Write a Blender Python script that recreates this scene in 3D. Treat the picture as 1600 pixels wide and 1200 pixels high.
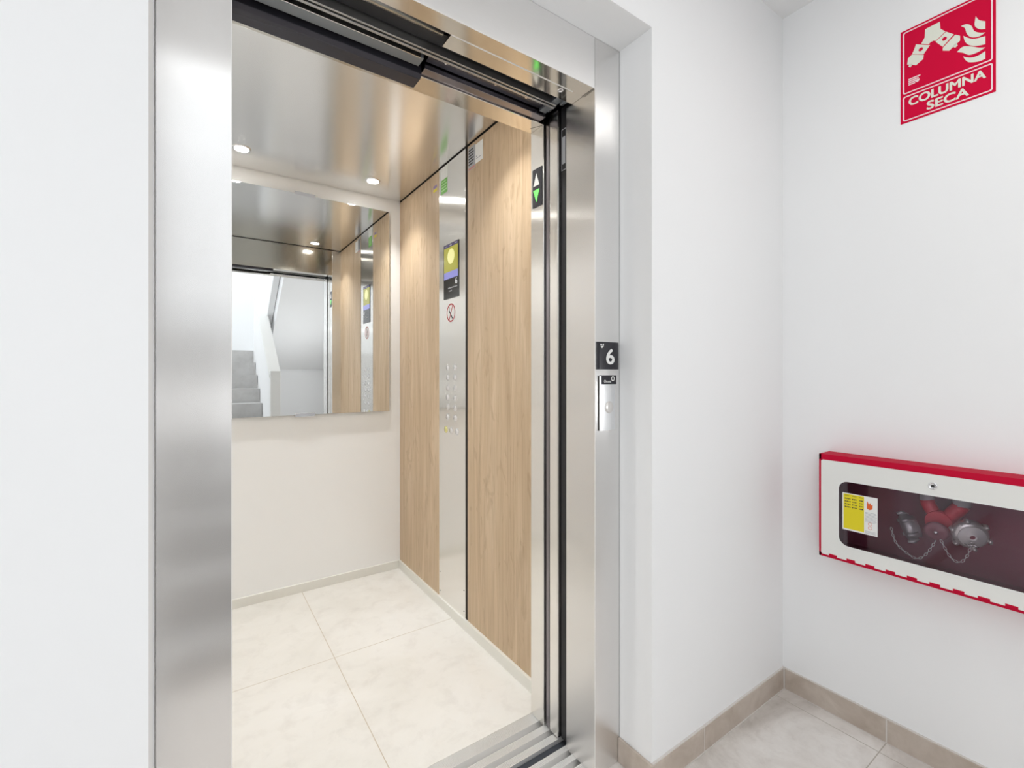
import bpy, bmesh, math, random
from mathutils import Vector, Matrix

random.seed(7)
S = bpy.context.scene
for o in list(bpy.data.objects):
    bpy.data.objects.remove(o)
C = S.collection

# ------------------------------------------------------------------ camera
FPX, YAW, HZ, EYE = 718.67, 34.65, 583.77, 1.16
cam = bpy.data.cameras.new('camera')
cam.sensor_fit = 'HORIZONTAL'
cam.sensor_width = 36.0
cam.lens = FPX * 36.0 / 1600.0
cam.shift_y = -(600 - HZ) / 1600.0
cam.clip_start = 0.01
camo = bpy.data.objects.new('camera', cam)
C.objects.link(camo)
camo.location = (0, 0, EYE)
camo.rotation_euler = (math.radians(90), 0, math.radians(-YAW))
S.camera = camo

# ------------------------------------------------------------------ light, exposure
S.view_settings.view_transform = 'Standard'
S.view_settings.look = 'None'
S.view_settings.gamma = 1.0
S.view_settings.use_curve_mapping = False
S.view_settings.exposure = 0.36

W = bpy.data.worlds.new('sky')
S.world = W
W.use_nodes = True
W.node_tree.nodes['Background'].inputs[0].default_value = (0.75, 0.87, 1.0, 1)
W.node_tree.nodes['Background'].inputs[1].default_value = 0.05


def area(name, loc, rot, sx, sy, power, col, spread=180, shape='RECTANGLE'):
    l = bpy.data.lights.new(name, 'AREA')
    l.shape = shape
    l.size = sx
    l.size_y = sy
    l.energy = power
    l.color = col
    l.spread = math.radians(spread)
    o = bpy.data.objects.new(name, l)
    C.objects.link(o)
    o.location = loc
    o.rotation_euler = rot
    return o


# fill lights added for the landing and stairs: window panels, top panel, lamps
area('left_fill_light', (-1.71, -1.10, 1.40), (0, math.radians(-90), 0), 2.0, 1.4, 19, (0.96, 0.98, 1.0))
area('back_fill_light', (-0.6, -3.47, 2.7), (math.radians(-90), 0, math.radians(180)), 1.8, 1.5, 7, (0.96, 0.98, 1.0))
area('stairwell_fill_light', (0.05, -1.95, 3.95), (0, 0, 0), 3.2, 2.6, 36, (0.95, 0.98, 1.0))  # added fill panel under the closed stairwell ceiling
area('landing_fill_light', (1.10, -0.05, 2.41), (0, 0, 0), 0.42, 0.42, 1.4, (1.0, 0.985, 0.96), shape='DISK')
area('stair_side_fill_light', (1.735, -0.95, 0.95), (0, math.radians(90), 0), 0.3, 0.3, 6, (0.97, 0.985, 1.0))  # added fill, low beside the stairs and out of view
SPOTS = [(0.178, 2.43), (0.784, 2.44), (0.178, 1.40), (0.784, 1.40)]
for sx, sy in SPOTS:
    area('downlight_light', (sx, sy, 2.180), (0, 0, 0), 0.05, 0.05, 2.05, (0.975, 0.988, 1.0), 100, 'DISK')

# ------------------------------------------------------------------ fitted planes (metres)
XC, YB, ZC = 1.0165, 2.652, 2.188        # car right wall, back wall, ceiling
XCL = -0.054                              # car left wall
XO, XL = 0.9465, 0.0546                   # door opening
YF, YW, XW = 0.9504, 0.8323, 1.7956       # frame face, landing wall, right wall
XR, XM = 1.0488, -0.0535                  # reveal sides
ZD, ZR, ZH = 1.979, 2.1246, 2.474         # door head, reveal head, landing ceiling
YS = 1.256                                # car floor edge


# ------------------------------------------------------------------ materials
def nt(m):
    return m.node_tree


def pm(name, col, rough=0.5, metal=0.0, spec=0.5, aniso=0.0, tangent=None, emis=None, es=0, coat=0.0):
    m = bpy.data.materials.new(name)
    m.use_nodes = True
    b = nt(m).nodes['Principled BSDF']
    b.inputs['Base Color'].default_value = (*col, 1)
    b.inputs['Roughness'].default_value = rough
    b.inputs['Metallic'].default_value = metal
    b.inputs['Specular IOR Level'].default_value = spec
    b.inputs['Anisotropic'].default_value = aniso
    b.inputs['Coat Weight'].default_value = coat
    if tangent:
        c = nt(m).nodes.new('ShaderNodeCombineXYZ')
        for i in range(3):
            c.inputs[i].default_value = tangent[i]
        nt(m).links.new(c.outputs[0], b.inputs['Tangent'])
    if emis:
        b.inputs['Emission Color'].default_value = (*emis, 1)
        b.inputs['Emission Strength'].default_value = es
    return m


def coords(m, scale):
    n = nt(m).nodes
    tc = n.new('ShaderNodeTexCoord')
    mp = n.new('ShaderNodeMapping')
    mp.inputs['Scale'].default_value = scale
    nt(m).links.new(tc.outputs['Object'], mp.inputs[0])
    return mp.outputs[0]


def noise(m, vec, scale, detail=4, rough=0.55, dist=0.0):
    t = nt(m).nodes.new('ShaderNodeTexNoise')
    t.inputs['Scale'].default_value = scale
    t.inputs['Detail'].default_value = detail
    t.inputs['Roughness'].default_value = rough
    t.inputs['Distortion'].default_value = dist
    nt(m).links.new(vec, t.inputs['Vector'])
    return t.outputs['Fac']


def ramp(m, fac, stops):
    r = nt(m).nodes.new('ShaderNodeValToRGB')
    e = r.color_ramp.elements
    while len(e) < len(stops):
        e.new(0.5)
    for k, (p, c) in enumerate(stops):
        e[k].position = p
        e[k].color = (*c, 1)
    nt(m).links.new(fac, r.inputs[0])
    return r.outputs[0]


def mixc(m, fac, a, b, mode='MIX'):
    x = nt(m).nodes.new('ShaderNodeMix')
    x.data_type = 'RGBA'
    x.blend_type = mode
    for s, v in ((0, fac), (6, a), (7, b)):
        if hasattr(v, 'default_value') or hasattr(v, 'links'):
            nt(m).links.new(v, x.inputs[s])
        elif isinstance(v, (int, float)):
            x.inputs[s].default_value = v
        else:
            x.inputs[s].default_value = (*v, 1)
    return x.outputs[2]


def bump(m, h, strength, dist):
    b = nt(m).nodes.new('ShaderNodeBump')
    b.inputs['Strength'].default_value = strength
    b.inputs['Distance'].default_value = dist
    nt(m).links.new(h, b.inputs['Height'])
    nt(m).links.new(b.outputs[0], nt(m).nodes['Principled BSDF'].inputs['Normal'])


def setc(m, out):
    nt(m).links.new(out, nt(m).nodes['Principled BSDF'].inputs['Base Color'])


def paint(name, col, rough=0.6):
    m = pm(name, col, rough, spec=0.3)
    v = coords(m, (1, 1, 1))
    f = noise(m, v, 60, 3)
    bump(m, f, 0.05, 0.002)
    f2 = noise(m, v, 1.3, 2)
    setc(m, ramp(m, f2, [(0.3, tuple(c * 0.985 for c in col)), (0.7, col)]))
    return m


def steel(name, col, rough, tangent, aniso=0.75, scale=(4, 4, 4), amp=0.06):
    m = pm(name, col, rough, 1.0, aniso=aniso, tangent=tangent)
    if tangent == (0, 0, 1):
        nt(m).nodes['Principled BSDF'].inputs['Anisotropic Rotation'].default_value = 0.25
    v = coords(m, scale)
    f = noise(m, v, 40, 3)
    setc(m, ramp(m, f, [(0.35, tuple(c * 0.985 for c in col)), (0.65, col)]))
    return m


M = {}
M['wall'] = paint('white_wall_paint', (0.925, 0.93, 0.935))
M['ceil'] = paint('white_ceiling_paint', (0.93, 0.93, 0.93))
M['stairwhite'] = paint('stair_white_paint', (0.92, 0.925, 0.93))
M['cream'] = pm('cream_laminate', (0.925, 0.92, 0.905), 0.32, spec=0.35)
SC = (0.87, 0.855, 0.825)
M['steel_front'] = steel('brushed_steel_front', (0.84, 0.83, 0.82), 0.26, (0, 0, 1), 1.0, (12, 12, 1))
M['steel_head'] = steel('brushed_steel_head', (0.92, 0.915, 0.91), 0.30, (1, 0, 0), 0.8, (1, 1, 12))
M['steel_side'] = steel('brushed_steel_side', SC, 0.21, (0, 0, 1), 0.97, (12, 12, 1))
M['steel_car'] = steel('brushed_steel_car', SC, 0.20, (0, 0, 1), 0.97, (12, 12, 0.6), 0.03)
M['steel_ceil'] = steel('steel_ceiling_sheet', (0.90, 0.895, 0.885), 0.2, (0, 1, 0), 0.85, (10, 1, 1), 0.03)
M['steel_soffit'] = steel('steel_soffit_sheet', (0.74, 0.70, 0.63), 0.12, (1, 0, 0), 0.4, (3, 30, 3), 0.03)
M['alu'] = pm('aluminium_sill', (0.80, 0.79, 0.77), 0.35, 0.45)
M['alu_satin'] = pm('satin_aluminium', (0.83, 0.84, 0.85), 0.28, 1.0, aniso=0.5, tangent=(1, 0, 0))
M['skirt'] = pm('satin_skirting', (0.80, 0.785, 0.73), 0.4, 0.25)
M['mirror'] = pm('mirror_silver', (0.90, 0.92, 0.92), 0.0, 1.0)
M['mirror_edge'] = pm('mirror_edge_glass', (0.55, 0.62, 0.58), 0.1)
M['chrome'] = pm('chrome', (0.82, 0.82, 0.84), 0.1, 1.0)
M['edge'] = pm('edge_glint_pale', (0.92, 0.91, 0.89), 0.5, 0.3)  # pale satin tone standing in for the glint on steel edges
M['grey_metal'] = pm('grey_track_metal', (0.45, 0.45, 0.44), 0.3, 0.9)
M['bluegrey'] = pm('bluegrey_plate', (0.24, 0.26, 0.28), 0.35, 0.6)
M['darkmetal'] = pm('dark_metal', (0.05, 0.048, 0.06), 0.22, 0.5)
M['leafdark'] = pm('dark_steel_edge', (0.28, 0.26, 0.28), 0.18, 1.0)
M['black'] = pm('black_rubber', (0.008, 0.008, 0.01), 0.5)
M['pit'] = pm('shaft_dark_blue_grey', (0.03, 0.035, 0.045), 0.6)
M['gap'] = pm('joint_dark', (0.035, 0.03, 0.025), 0.6)
M['red'] = pm('red_enamel', (0.56, 0.002, 0.035), 0.6, spec=0.15)
M['signred'] = pm('sign_red', (0.66, 0.002, 0.045), 0.65, spec=0.12)
M['signpale'] = pm('sign_pale_photoluminescent', (0.80, 0.82, 0.72), 0.45)
M['signpink'] = pm('sign_pale_line', (0.90, 0.72, 0.74), 0.45)
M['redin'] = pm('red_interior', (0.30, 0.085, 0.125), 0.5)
M['redpipe'] = pm('red_valve_body', (0.62, 0.01, 0.04), 0.35)
M['redknob'] = pm('dull_red_disc', (0.30, 0.10, 0.13), 0.4)
M['cabwhite'] = pm('white_enamel', (0.83, 0.83, 0.80), 0.35)
M['white'] = pm('white_plastic', (0.85, 0.85, 0.83), 0.4)
M['yellow'] = pm('yellow_label', (0.78, 0.66, 0.01), 0.45)
M['ink'] = pm('black_ink', (0.02, 0.02, 0.02), 0.5)
M['greyink'] = pm('grey_ink', (0.42, 0.43, 0.46), 0.5)
M['orange'] = pm('orange_ink', (0.75, 0.12, 0.02), 0.5)
M['green'] = pm('green_label', (0.16, 0.50, 0.07), 0.45)
M['palegreen'] = pm('pale_green_ink', (0.42, 0.72, 0.30), 0.45)
M['purple'] = pm('purple_ink', (0.28, 0.2, 0.4), 0.45)
M['pinkink'] = pm('salmon_ink', (0.62, 0.25, 0.2), 0.5)
M['prohibit'] = pm('prohibition_red', (0.42, 0.02, 0.03), 0.4)
M['blackglass'] = pm('black_acrylic', (0.012, 0.012, 0.014), 0.12)
M['plateblack'] = pm('black_number_plate', (0.02, 0.019, 0.025), 0.25)
M['lamp'] = pm('lamp_lens', (1, 1, 1), 0.4, emis=(1.0, 0.98, 0.94), es=50)
M['fill_lamp'] = pm('fill_lamp_opal', (1, 1, 1), 0.4, emis=(1.0, 0.97, 0.93), es=3)  # glow of the added ceiling and wall lamps
M['scr_green'] = pm('screen_olive', (0.02, 0.02, 0.01), 0.2, emis=(0.36, 0.34, 0.035), es=0.8)
M['scr_pale'] = pm('screen_pale_yellow', (0.02, 0.02, 0.01), 0.2, emis=(0.72, 0.68, 0.28), es=0.95)
M['scr_blue'] = pm('screen_blue', (0.02, 0.02, 0.03), 0.2, emis=(0.26, 0.26, 0.62), es=0.8)
M['scr_dark'] = pm('screen_dark', (0.02, 0.018, 0.03), 0.15, emis=(0.05, 0.03, 0.12), es=0.6)
M['scr_white'] = pm('screen_white', (0.4, 0.4, 0.4), 0.3, emis=(0.7, 0.7, 0.72), es=0.7)
M['arrow_on'] = pm('lit_green_arrow', (0.1, 0.5, 0.1), 0.3, emis=(0.13, 0.75, 0.09), es=1.0)
M['arrow_off'] = pm('unlit_white_arrow', (0.72, 0.72, 0.68), 0.4)
M['grout'] = pm('pale_grout', (0.72, 0.68, 0.64), 0.8)
M['foam'] = pm('foil_grey', (0.4, 0.4, 0.42), 0.3, 0.9)
M['pipegrey'] = pm('pipe_grey_paint', (0.5, 0.49, 0.5), 0.5)
M['chainmetal'] = pm('chain_metal', (0.80, 0.78, 0.77), 0.35, 0.35)
M['brass'] = pm('cast_valve_metal', (0.74, 0.72, 0.70), 0.28, 0.6)
M['castgrey'] = pm('cast_grey_metal', (0.50, 0.49, 0.50), 0.35, 0.5)
M['buttonyellow'] = pm('yellow_ringed_button', (0.80, 0.76, 0.35), 0.2, 0.8)

# wood laminate: grain along Z
m = pm('oak_laminate', (0.6, 0.43, 0.27), 0.42, spec=0.3)
v = coords(m, (7, 7, 0.6))
f1 = noise(m, v, 2.0, 6, 0.65, 1.1)
v2 = coords(m, (70, 70, 1.3))
f2 = noise(m, v2, 2.2, 4, 0.65, 0.2)
v3 = coords(m, (6, 6, 2.2))
f3 = noise(m, v3, 3.0, 3, 0.5, 1.5)
c1 = ramp(m, f1, [(0.25, (0.46, 0.325, 0.20)), (0.5, (0.565, 0.42, 0.275)), (0.75, (0.66, 0.515, 0.36))])
c2 = ramp(m, f2, [(0.30, (0.79, 0.77, 0.745)), (0.52, (1.0, 1.0, 1.0)), (0.75, (1.05, 1.045, 1.03))])
c3 = ramp(m, f3, [(0.27, (0.76, 0.72, 0.67)), (0.42, (1, 1, 1))])
setc(m, mixc(m, 0.8, mixc(m, 0.75, c1, c2, 'MULTIPLY'), c3, 'MULTIPLY'))
M['wood'] = m


def tile_mat(name, c_lo, c_mid, c_hi, gcol, x0, y0, step, gw, scale, rough):
    """large-format floor tile with joints at x0+k*step, y0+k*step (object coords = world here)"""
    m = pm(name, c_mid, rough, spec=0.35)
    n = nt(m).nodes
    L = nt(m).links
    tc = n.new('ShaderNodeTexCoord')
    f1 = noise(m, tc.outputs['Object'], scale, 7, 0.62, 0.6)
    f2 = noise(m, tc.outputs['Object'], scale * 7, 5, 0.65, 0.3)
    c = ramp(m, f1, [(0.32, c_lo), (0.5, c_mid), (0.68, c_hi)])
    c2 = ramp(m, f2, [(0.3, (0.88, 0.87, 0.86)), (0.5, (1, 1, 1))])
    c = mixc(m, 0.7, c, c2, 'MULTIPLY')
    sep = n.new('ShaderNodeSeparateXYZ')
    L.new(tc.outputs['Object'], sep.inputs[0])
    outs = []
    for k, off in ((0, x0), (1, y0)):
        a = n.new('ShaderNodeMath'); a.operation = 'SUBTRACT'
        L.new(sep.outputs[k], a.inputs[0]); a.inputs[1].default_value = off - step * 20
        b = n.new('ShaderNodeMath'); b.operation = 'PINGPONG'
        L.new(a.outputs[0], b.inputs[0]); b.inputs[1].default_value = step / 2
        d = n.new('ShaderNodeMath'); d.operation = 'LESS_THAN'
        L.new(b.outputs[0], d.inputs[0]); d.inputs[1].default_value = gw / 2
        outs.append(d.outputs[0])
    mx = n.new('ShaderNodeMath'); mx.operation = 'MAXIMUM'
    L.new(outs[0], mx.inputs[0]); L.new(outs[1], mx.inputs[1])
    setc(m, mixc(m, mx.outputs[0], c, gcol))
    return m


M['carfloor'] = tile_mat('cream_car_tile', (0.66, 0.635, 0.58), (0.72, 0.695, 0.645), (0.76, 0.74, 0.70),
                         (0.50, 0.43, 0.33), 0.4715, 1.9567, 0.9, 0.003, 1.6, 0.32)
M['hallfloor'] = tile_mat('beige_stone_tile', (0.56, 0.515, 0.475), (0.76, 0.72, 0.68), (0.87, 0.84, 0.805),
                          (0.50, 0.46, 0.40), 1.727, 0.52, 0.6, 0.003, 4.2, 0.4)
M['stairtile'] = tile_mat('pale_stair_tile', (0.52, 0.51, 0.50), (0.60, 0.59, 0.58), (0.66, 0.65, 0.64),
                          (0.5, 0.5, 0.48), 50, 50, 90, 0.0, 2.0, 0.5)
m = pm('taupe_baseboard_tile', (0.5, 0.43, 0.37), 0.45, spec=0.35)
v = coords(m, (1, 1, 1))
f = noise(m, v, 9, 6, 0.6, 0.5)
setc(m, ramp(m, f, [(0.3, (0.45, 0.375, 0.31)), (0.5, (0.54, 0.465, 0.40)), (0.7, (0.63, 0.555, 0.49))]))
M['basetile'] = m

# clear acrylic pane: fresnel mix of transparent and glossy
m = bpy.data.materials.new('smoked_acrylic_pane')
m.use_nodes = True
n = m.node_tree.nodes
n.clear()
o_ = n.new('ShaderNodeOutputMaterial')
mx = n.new('ShaderNodeMixShader')
tr = n.new('ShaderNodeBsdfTransparent')
tr.inputs[0].default_value = (0.93, 0.91, 0.93, 1)
gl = n.new('ShaderNodeBsdfGlossy')
gl.inputs['Roughness'].default_value = 0.03
gl.inputs[0].default_value = (0.9, 0.9, 0.95, 1)
fr = n.new('ShaderNodeFresnel')
fr.inputs[0].default_value = 1.45
m.node_tree.links.new(fr.outputs[0], mx.inputs[0])
m.node_tree.links.new(tr.outputs[0], mx.inputs[1])
m.node_tree.links.new(gl.outputs[0], mx.inputs[2])
m.node_tree.links.new(mx.outputs[0], o_.inputs[0])
M['pane'] = m
m2 = m.copy()
m2.name = 'window_glass'
m2.node_tree.nodes['Transparent BSDF'].inputs[0].default_value = (0.97, 0.98, 0.98, 1)
M['glass'] = m2


# ------------------------------------------------------------------ mesh builder
class MB:
    def __init__(s):
        s.v = []
        s.f = []
        s.smooth = []

    def add(s, vs, fs, smooth=False):
        k = len(s.v)
        s.v += [tuple(map(float, q)) for q in vs]
        for f in fs:
            s.f.append([i + k for i in f])
            s.smooth.append(smooth)
        return s

    def box(s, x0, x1, y0, y1, z0, z1):
        return s.add([(x0, y0, z0), (x1, y0, z0), (x1, y1, z0), (x0, y1, z0), (x0, y0, z1), (x1, y0, z1), (x1, y1, z1), (x0, y1, z1)],
                     [(0, 3, 2, 1), (4, 5, 6, 7), (0, 1, 5, 4), (1, 2, 6, 5), (2, 3, 7, 6), (3, 0, 4, 7)])

    def prism(s, pts, axis, a0, a1, smooth=False):
        """polygon pts in the two other axes (in x,y,z order), extruded along axis"""
        def P(p, a):
            q = list(p)
            q.insert(axis, a)
            return q
        n = len(pts)
        vs = [P(p, a0) for p in pts] + [P(p, a1) for p in pts]
        s.add(vs, [tuple(range(n)), tuple(range(2 * n - 1, n - 1, -1))])
        k = len(s.v) - 2 * n
        for i in range(n):
            s.f.append([k + (i + 1) % n, k + i, k + n + i, k + n + (i + 1) % n])
            s.smooth.append(smooth)
        return s

    def lathe(s, c, axis, prof, n=32):
        """prof = [(r, t)...] revolved about the axis direction through c"""
        c = Vector(c)
        ax = Vector(axis).normalized()
        u = ax.orthogonal().normalized()
        w = ax.cross(u)
        vs = []
        for r, t in prof:
            for i in range(n):
                a = 2 * math.pi * i / n
                vs.append(c + ax * t + (u * math.cos(a) + w * math.sin(a)) * max(r, 1e-5))
        fs = []
        for j in range(len(prof) - 1):
            for i in range(n):
                i2 = (i + 1) % n
                fs.append((j * n + i, j * n + i2, (j + 1) * n + i2, (j + 1) * n + i))
        s.add(vs, fs, True)
        k = len(s.v) - len(vs)
        s.f.append([k + i for i in range(n - 1, -1, -1)]); s.smooth.append(False)
        s.f.append([k + (len(prof) - 1) * n + i for i in range(n)]); s.smooth.append(False)
        return s

    def cyl(s, a, b, r, n=24):
        a = Vector(a); b = Vector(b)
        return s.lathe(a, b - a, [(r, 0), (r, (b - a).length)], n)

    def tube(s, pts, r, n=8, closed=False):
        pts = [Vector(p) for p in pts]
        m = len(pts)
        vs = []
        prev = None
        for i, p in enumerate(pts):
            if closed:
                d = pts[(i + 1) % m] - pts[i - 1]
            else:
                d = pts[min(i + 1, m - 1)] - pts[max(i - 1, 0)]
            d.normalize()
            u = d.orthogonal().normalized() if prev is None else (prev - d * prev.dot(d)).normalized()
            prev = u
            w = d.cross(u)
            for k in range(n):
                a = 2 * math.pi * k / n
                vs.append(p + (u * math.cos(a) + w * math.sin(a)) * r)
        fs = []
        for i in range(m if closed else m - 1):
            for k in range(n):
                j = (i + 1) % m
                fs.append((i * n + k, i * n + (k + 1) % n, j * n + (k + 1) % n, j * n + k))
        if not closed:
            fs.append(tuple(range(n - 1, -1, -1)))
            fs.append(tuple((m - 1) * n + k for k in range(n)))
        return s.add(vs, fs, True)


WL = {}   # world location of each object's origin


def obj(name, mb, mat, parent=None, bevel=0.0, label=None, loc=None):
    """one mesh object from world-space geometry, origin at its base (top level) or at its parent's"""
    vs = mb.v
    if parent is None:
        if loc is None:
            xs, ys, zs = zip(*vs)
            loc = ((min(xs) + max(xs)) / 2, (min(ys) + max(ys)) / 2, min(zs))
        base = Vector(loc)
    else:
        base = WL[parent.name]
    me = bpy.data.meshes.new(name)
    me.from_pydata([tuple(Vector(q) - base) for q in vs], [], mb.f)
    me.polygons.foreach_set('use_smooth', mb.smooth)
    bm = bmesh.new()
    bm.from_mesh(me)
    bmesh.ops.recalc_face_normals(bm, faces=bm.faces)
    if bevel > 0:
        bmesh.ops.bevel(bm, geom=[e for e in bm.edges if len(e.link_faces) == 2 and e.calc_face_angle(0) > 0.6],
                        offset=bevel, segments=2, profile=0.5, affect='EDGES', clamp_overlap=True)
    bm.to_mesh(me)
    bm.free()
    me.materials.append(M[mat] if isinstance(mat, str) else mat)
    o = bpy.data.objects.new(name, me)
    C.objects.link(o)
    if parent is None:
        o.location = base
    else:
        o.parent = parent
    WL[o.name] = base.copy()
    if label:
        o['label'] = label
    return o


def tag(o, label, cat, group=None, kind=None):
    o['label'] = label
    o['category'] = cat
    if group:
        o['group'] = group
    if kind:
        o['kind'] = kind
    return o


def thing(name, loc, label, cat, group=None):
    o = bpy.data.objects.new(name, None)
    o.empty_display_size = 0.05
    C.objects.link(o)
    o.location = loc
    WL[o.name] = Vector(loc)
    return tag(o, label, cat, group)


def struct(name, mb, mat, label, cat, loc=(0, 0, 0), bevel=0.0):
    o = obj(name, mb, mat, None, bevel, loc=loc)
    return tag(o, label, cat, kind='structure')


def dup(root, loc, label=None, group=None):
    r = root.copy()
    C.objects.link(r)
    r.location = loc
    if label:
        r['label'] = label
    if group:
        r['group'] = group
    for ch in list(root.children):
        c = ch.copy()
        C.objects.link(c)
        c.parent = r
        for g in list(ch.children):
            d = g.copy()
            C.objects.link(d)
            d.parent = c
    return r


def plane_map(face, at):
    """(right, up) as the viewer reads it -> world, on a plane facing the viewer; third arg = lift towards the viewer"""
    if face == '-X':
        return lambda u, w, l: (at - l, -u, w)
    if face == '-Y':
        return lambda u, w, l: (u, at - l, w)
    raise ValueError


def text_mb(txt, face, at, u0, u1, w0, w1, lift=0.0003, thick=0.0004, bold=0.0, mono=None):
    """lettering as real raised mesh, fitted into the box u0..u1 x w0..w1"""
    cu = bpy.data.curves.new('t', 'FONT')
    cu.body = txt
    cu.size = 1.0
    cu.resolution_u = 6
    tmp = bpy.data.objects.new('t', cu)
    C.objects.link(tmp)
    dg = bpy.context.evaluated_depsgraph_get()
    me = bpy.data.meshes.new_from_object(tmp.evaluated_get(dg))
    bpy.data.objects.remove(tmp)
    vs = [q.co.copy() for q in me.vertices]
    xs = [q.x for q in vs]; ys = [q.y for q in vs]
    ax, bx, ay, by = min(xs), max(xs), min(ys), max(ys)
    pf = plane_map(face, at)
    mb = MB()
    out = [pf(u0 + (q.x - ax) / (bx - ax) * (u1 - u0), w0 + (q.y - ay) / (by - ay) * (w1 - w0), lift + thick) for q in vs]
    back = [pf(u0 + (q.x - ax) / (bx - ax) * (u1 - u0), w0 + (q.y - ay) / (by - ay) * (w1 - w0), 0) for q in vs]
    faces = [tuple(p.vertices) for p in me.polygons]
    cnt = {}
    for f in faces:
        for i in range(len(f)):
            e = (f[i], f[(i + 1) % len(f)])
            cnt[e] = 1
    sides = [(a, b) for (a, b) in cnt if (b, a) not in cnt]
    k = len(out)
    shifts = [(0, 0)] if bold <= 0 else [(bold * math.cos(q * math.pi / 3), bold * math.sin(q * math.pi / 3)) for q in range(6)]
    ey = pf(0, 0, 0)
    for q, (du_, dw_) in enumerate(shifts):
        lf_ = lift + thick + q * 0.00004
        top = [pf(u0 + (v_.x - ax) / (bx - ax) * (u1 - u0) + du_, w0 + (v_.y - ay) / (by - ay) * (w1 - w0) + dw_, lf_) for v_ in vs]
        bot = [pf(u0 + (v_.x - ax) / (bx - ax) * (u1 - u0) + du_, w0 + (v_.y - ay) / (by - ay) * (w1 - w0) + dw_, lift) for v_ in vs]
        mb.add(top + bot, faces + [(b, a, a + k, b + k) for a, b in sides])
    bpy.data.meshes.remove(me)
    bpy.data.curves.remove(cu)
    return mb


def flat(mb, face, at, pts, lift=0.0, thick=0.0006):
    """thin raised polygon"""
    pf = plane_map(face, at)
    n = len(pts)
    vs = [pf(u, w, lift) for u, w in pts] + [pf(u, w, lift + thick) for u, w in pts]
    fs = [tuple(range(n)), tuple(range(2 * n - 1, n - 1, -1))]
    fs += [((i + 1) % n, i, n + i, n + (i + 1) % n) for i in range(n)]
    return mb.add(vs, fs)


def rect(u0, u1, w0, w1):
    return [(u0, w0), (u1, w0), (u1, w1), (u0, w1)]


def rrect(u0, u1, w0, w1, r, n=8):
    p = []
    for cx, cy, a in ((u1 - r, w0 + r, -90), (u1 - r, w1 - r, 0), (u0 + r, w1 - r, 90), (u0 + r, w0 + r, 180)):
        for i in range(n + 1):
            t = math.radians(a + 90 * i / n)
            p.append((cx + r * math.cos(t), cy + r * math.sin(t)))
    return p


def ringpoly(mb, face, at, outer, inner, lift, thick):
    """outline between two loops with the same number of points"""
    pf = plane_map(face, at)
    n = len(outer)
    vs = []
    for l in (lift, lift + thick):
        vs += [pf(u, w, l) for u, w in outer] + [pf(u, w, l) for u, w in inner]
    fs = []
    for i in range(n):
        j = (i + 1) % n
        fs.append((i, j, n + j, n + i))
        fs.append((2 * n + i, 3 * n + i, 3 * n + j, 2 * n + j))
        fs.append((j, i, 2 * n + i, 2 * n + j))
        fs.append((n + i, n + j, 3 * n + j, 3 * n + i))
    return mb.add(vs, fs)


def circ(cu, cw, r, n=28, sq=1.0):
    return [(cu + r * sq * math.cos(2 * math.pi * i / n), cw + r * math.sin(2 * math.pi * i / n)) for i in range(n)]


# ================================================================== THE LANDING (setting)
HX0, HY0 = -1.7, -3.45
struct('floor', MB().box(HX0, XW + 0.3, HY0, 0.98, -0.12, 0.0), 'hallfloor',
       'beige stone-look tiled floor of the landing outside the lift', 'floor')
# lift wall with its opening (0.12 m thick)
w = MB()
w.box(HX0, XM, YW, YF + 0.004, 0, ZH)
w.box(XR, XW + 0.3, YW, YF + 0.004, 0, ZH)
w.box(XM, XR, YW, YF + 0.004, ZR, ZH)
struct('wall_front', w, 'wall', 'white painted wall that the lift doorway is set into', 'wall')
# right wall with the recess for the cabinet
CY0, CY1, CZ0, CZ1 = 0.02, 0.672, 0.566, 0.888
w = MB()
w.box(XW, XW + 0.3, HY0, CY0, 0, ZH + 1.6)
w.box(XW, XW + 0.3, CY1, YW, 0, ZH + 1.6)
w.box(XW, XW + 0.3, CY0, CY1, 0, CZ0)
w.box(XW, XW + 0.3, CY0, CY1, CZ1, ZH + 1.6)
w.box(XW + 0.12, XW + 0.3, CY0, CY1, CZ0, CZ1)
struct('wall_right', w, 'wall', 'white painted side wall carrying the red sign and the white cabinet', 'wall')
w = MB()
w.box(HX0 - 0.15, HX0, HY0, -1.8, 0, 4.07)
w.box(HX0 - 0.15, HX0, -0.4, YF, 0, 4.07)
w.box(HX0 - 0.15, HX0, -1.8, -0.4, 0, 0.4)
w.box(HX0 - 0.15, HX0, -1.8, -0.4, 2.4, 4.07)
struct('wall_left', w, 'wall', 'white stairwell wall with the opening of an added window', 'wall')
w = MB()
w.box(HX0, -1.5, HY0 - 0.12, HY0, 0, 4.07)
w.box(0.3, XW, HY0 - 0.12, HY0, 0, 4.07)
w.box(-1.5, 0.3, HY0 - 0.12, HY0, 0, 1.95)
w.box(-1.5, 0.3, HY0 - 0.12, HY0, 3.45, 4.07)
fr_ = MB()
for a, b, c, d in ((-1.5, -1.45, 1.95, 3.45), (0.25, 0.3, 1.95, 3.45), (-0.625, -0.575, 1.95, 3.45), (-1.5, 0.3, 1.95, 2.0), (-1.5, 0.3, 3.4, 3.45)):
    fr_.box(a, b, HY0 - 0.10, HY0 - 0.06, c, d)
wf = struct('added_window_2', fr_, 'white', 'white framed window added for daylight above the half landing', 'window')  # back window added for soft fill, out of view
obj('pane', MB().box(-1.46, 0.26, HY0 - 0.083, HY0 - 0.077, 1.99, 3.41), 'glass', wf)
struct('wall_back', w, 'wall', 'white stairwell wall behind the half landing', 'wall')
struct('ceiling', MB().box(HX0, XW + 0.3, -0.45, YF, ZH, ZH + 0.22), 'ceil', 'white painted ceiling of the landing', 'ceiling')
w = MB()
w.box(HX0, XW, HY0, -0.45, 4.0, 4.07)
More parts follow.
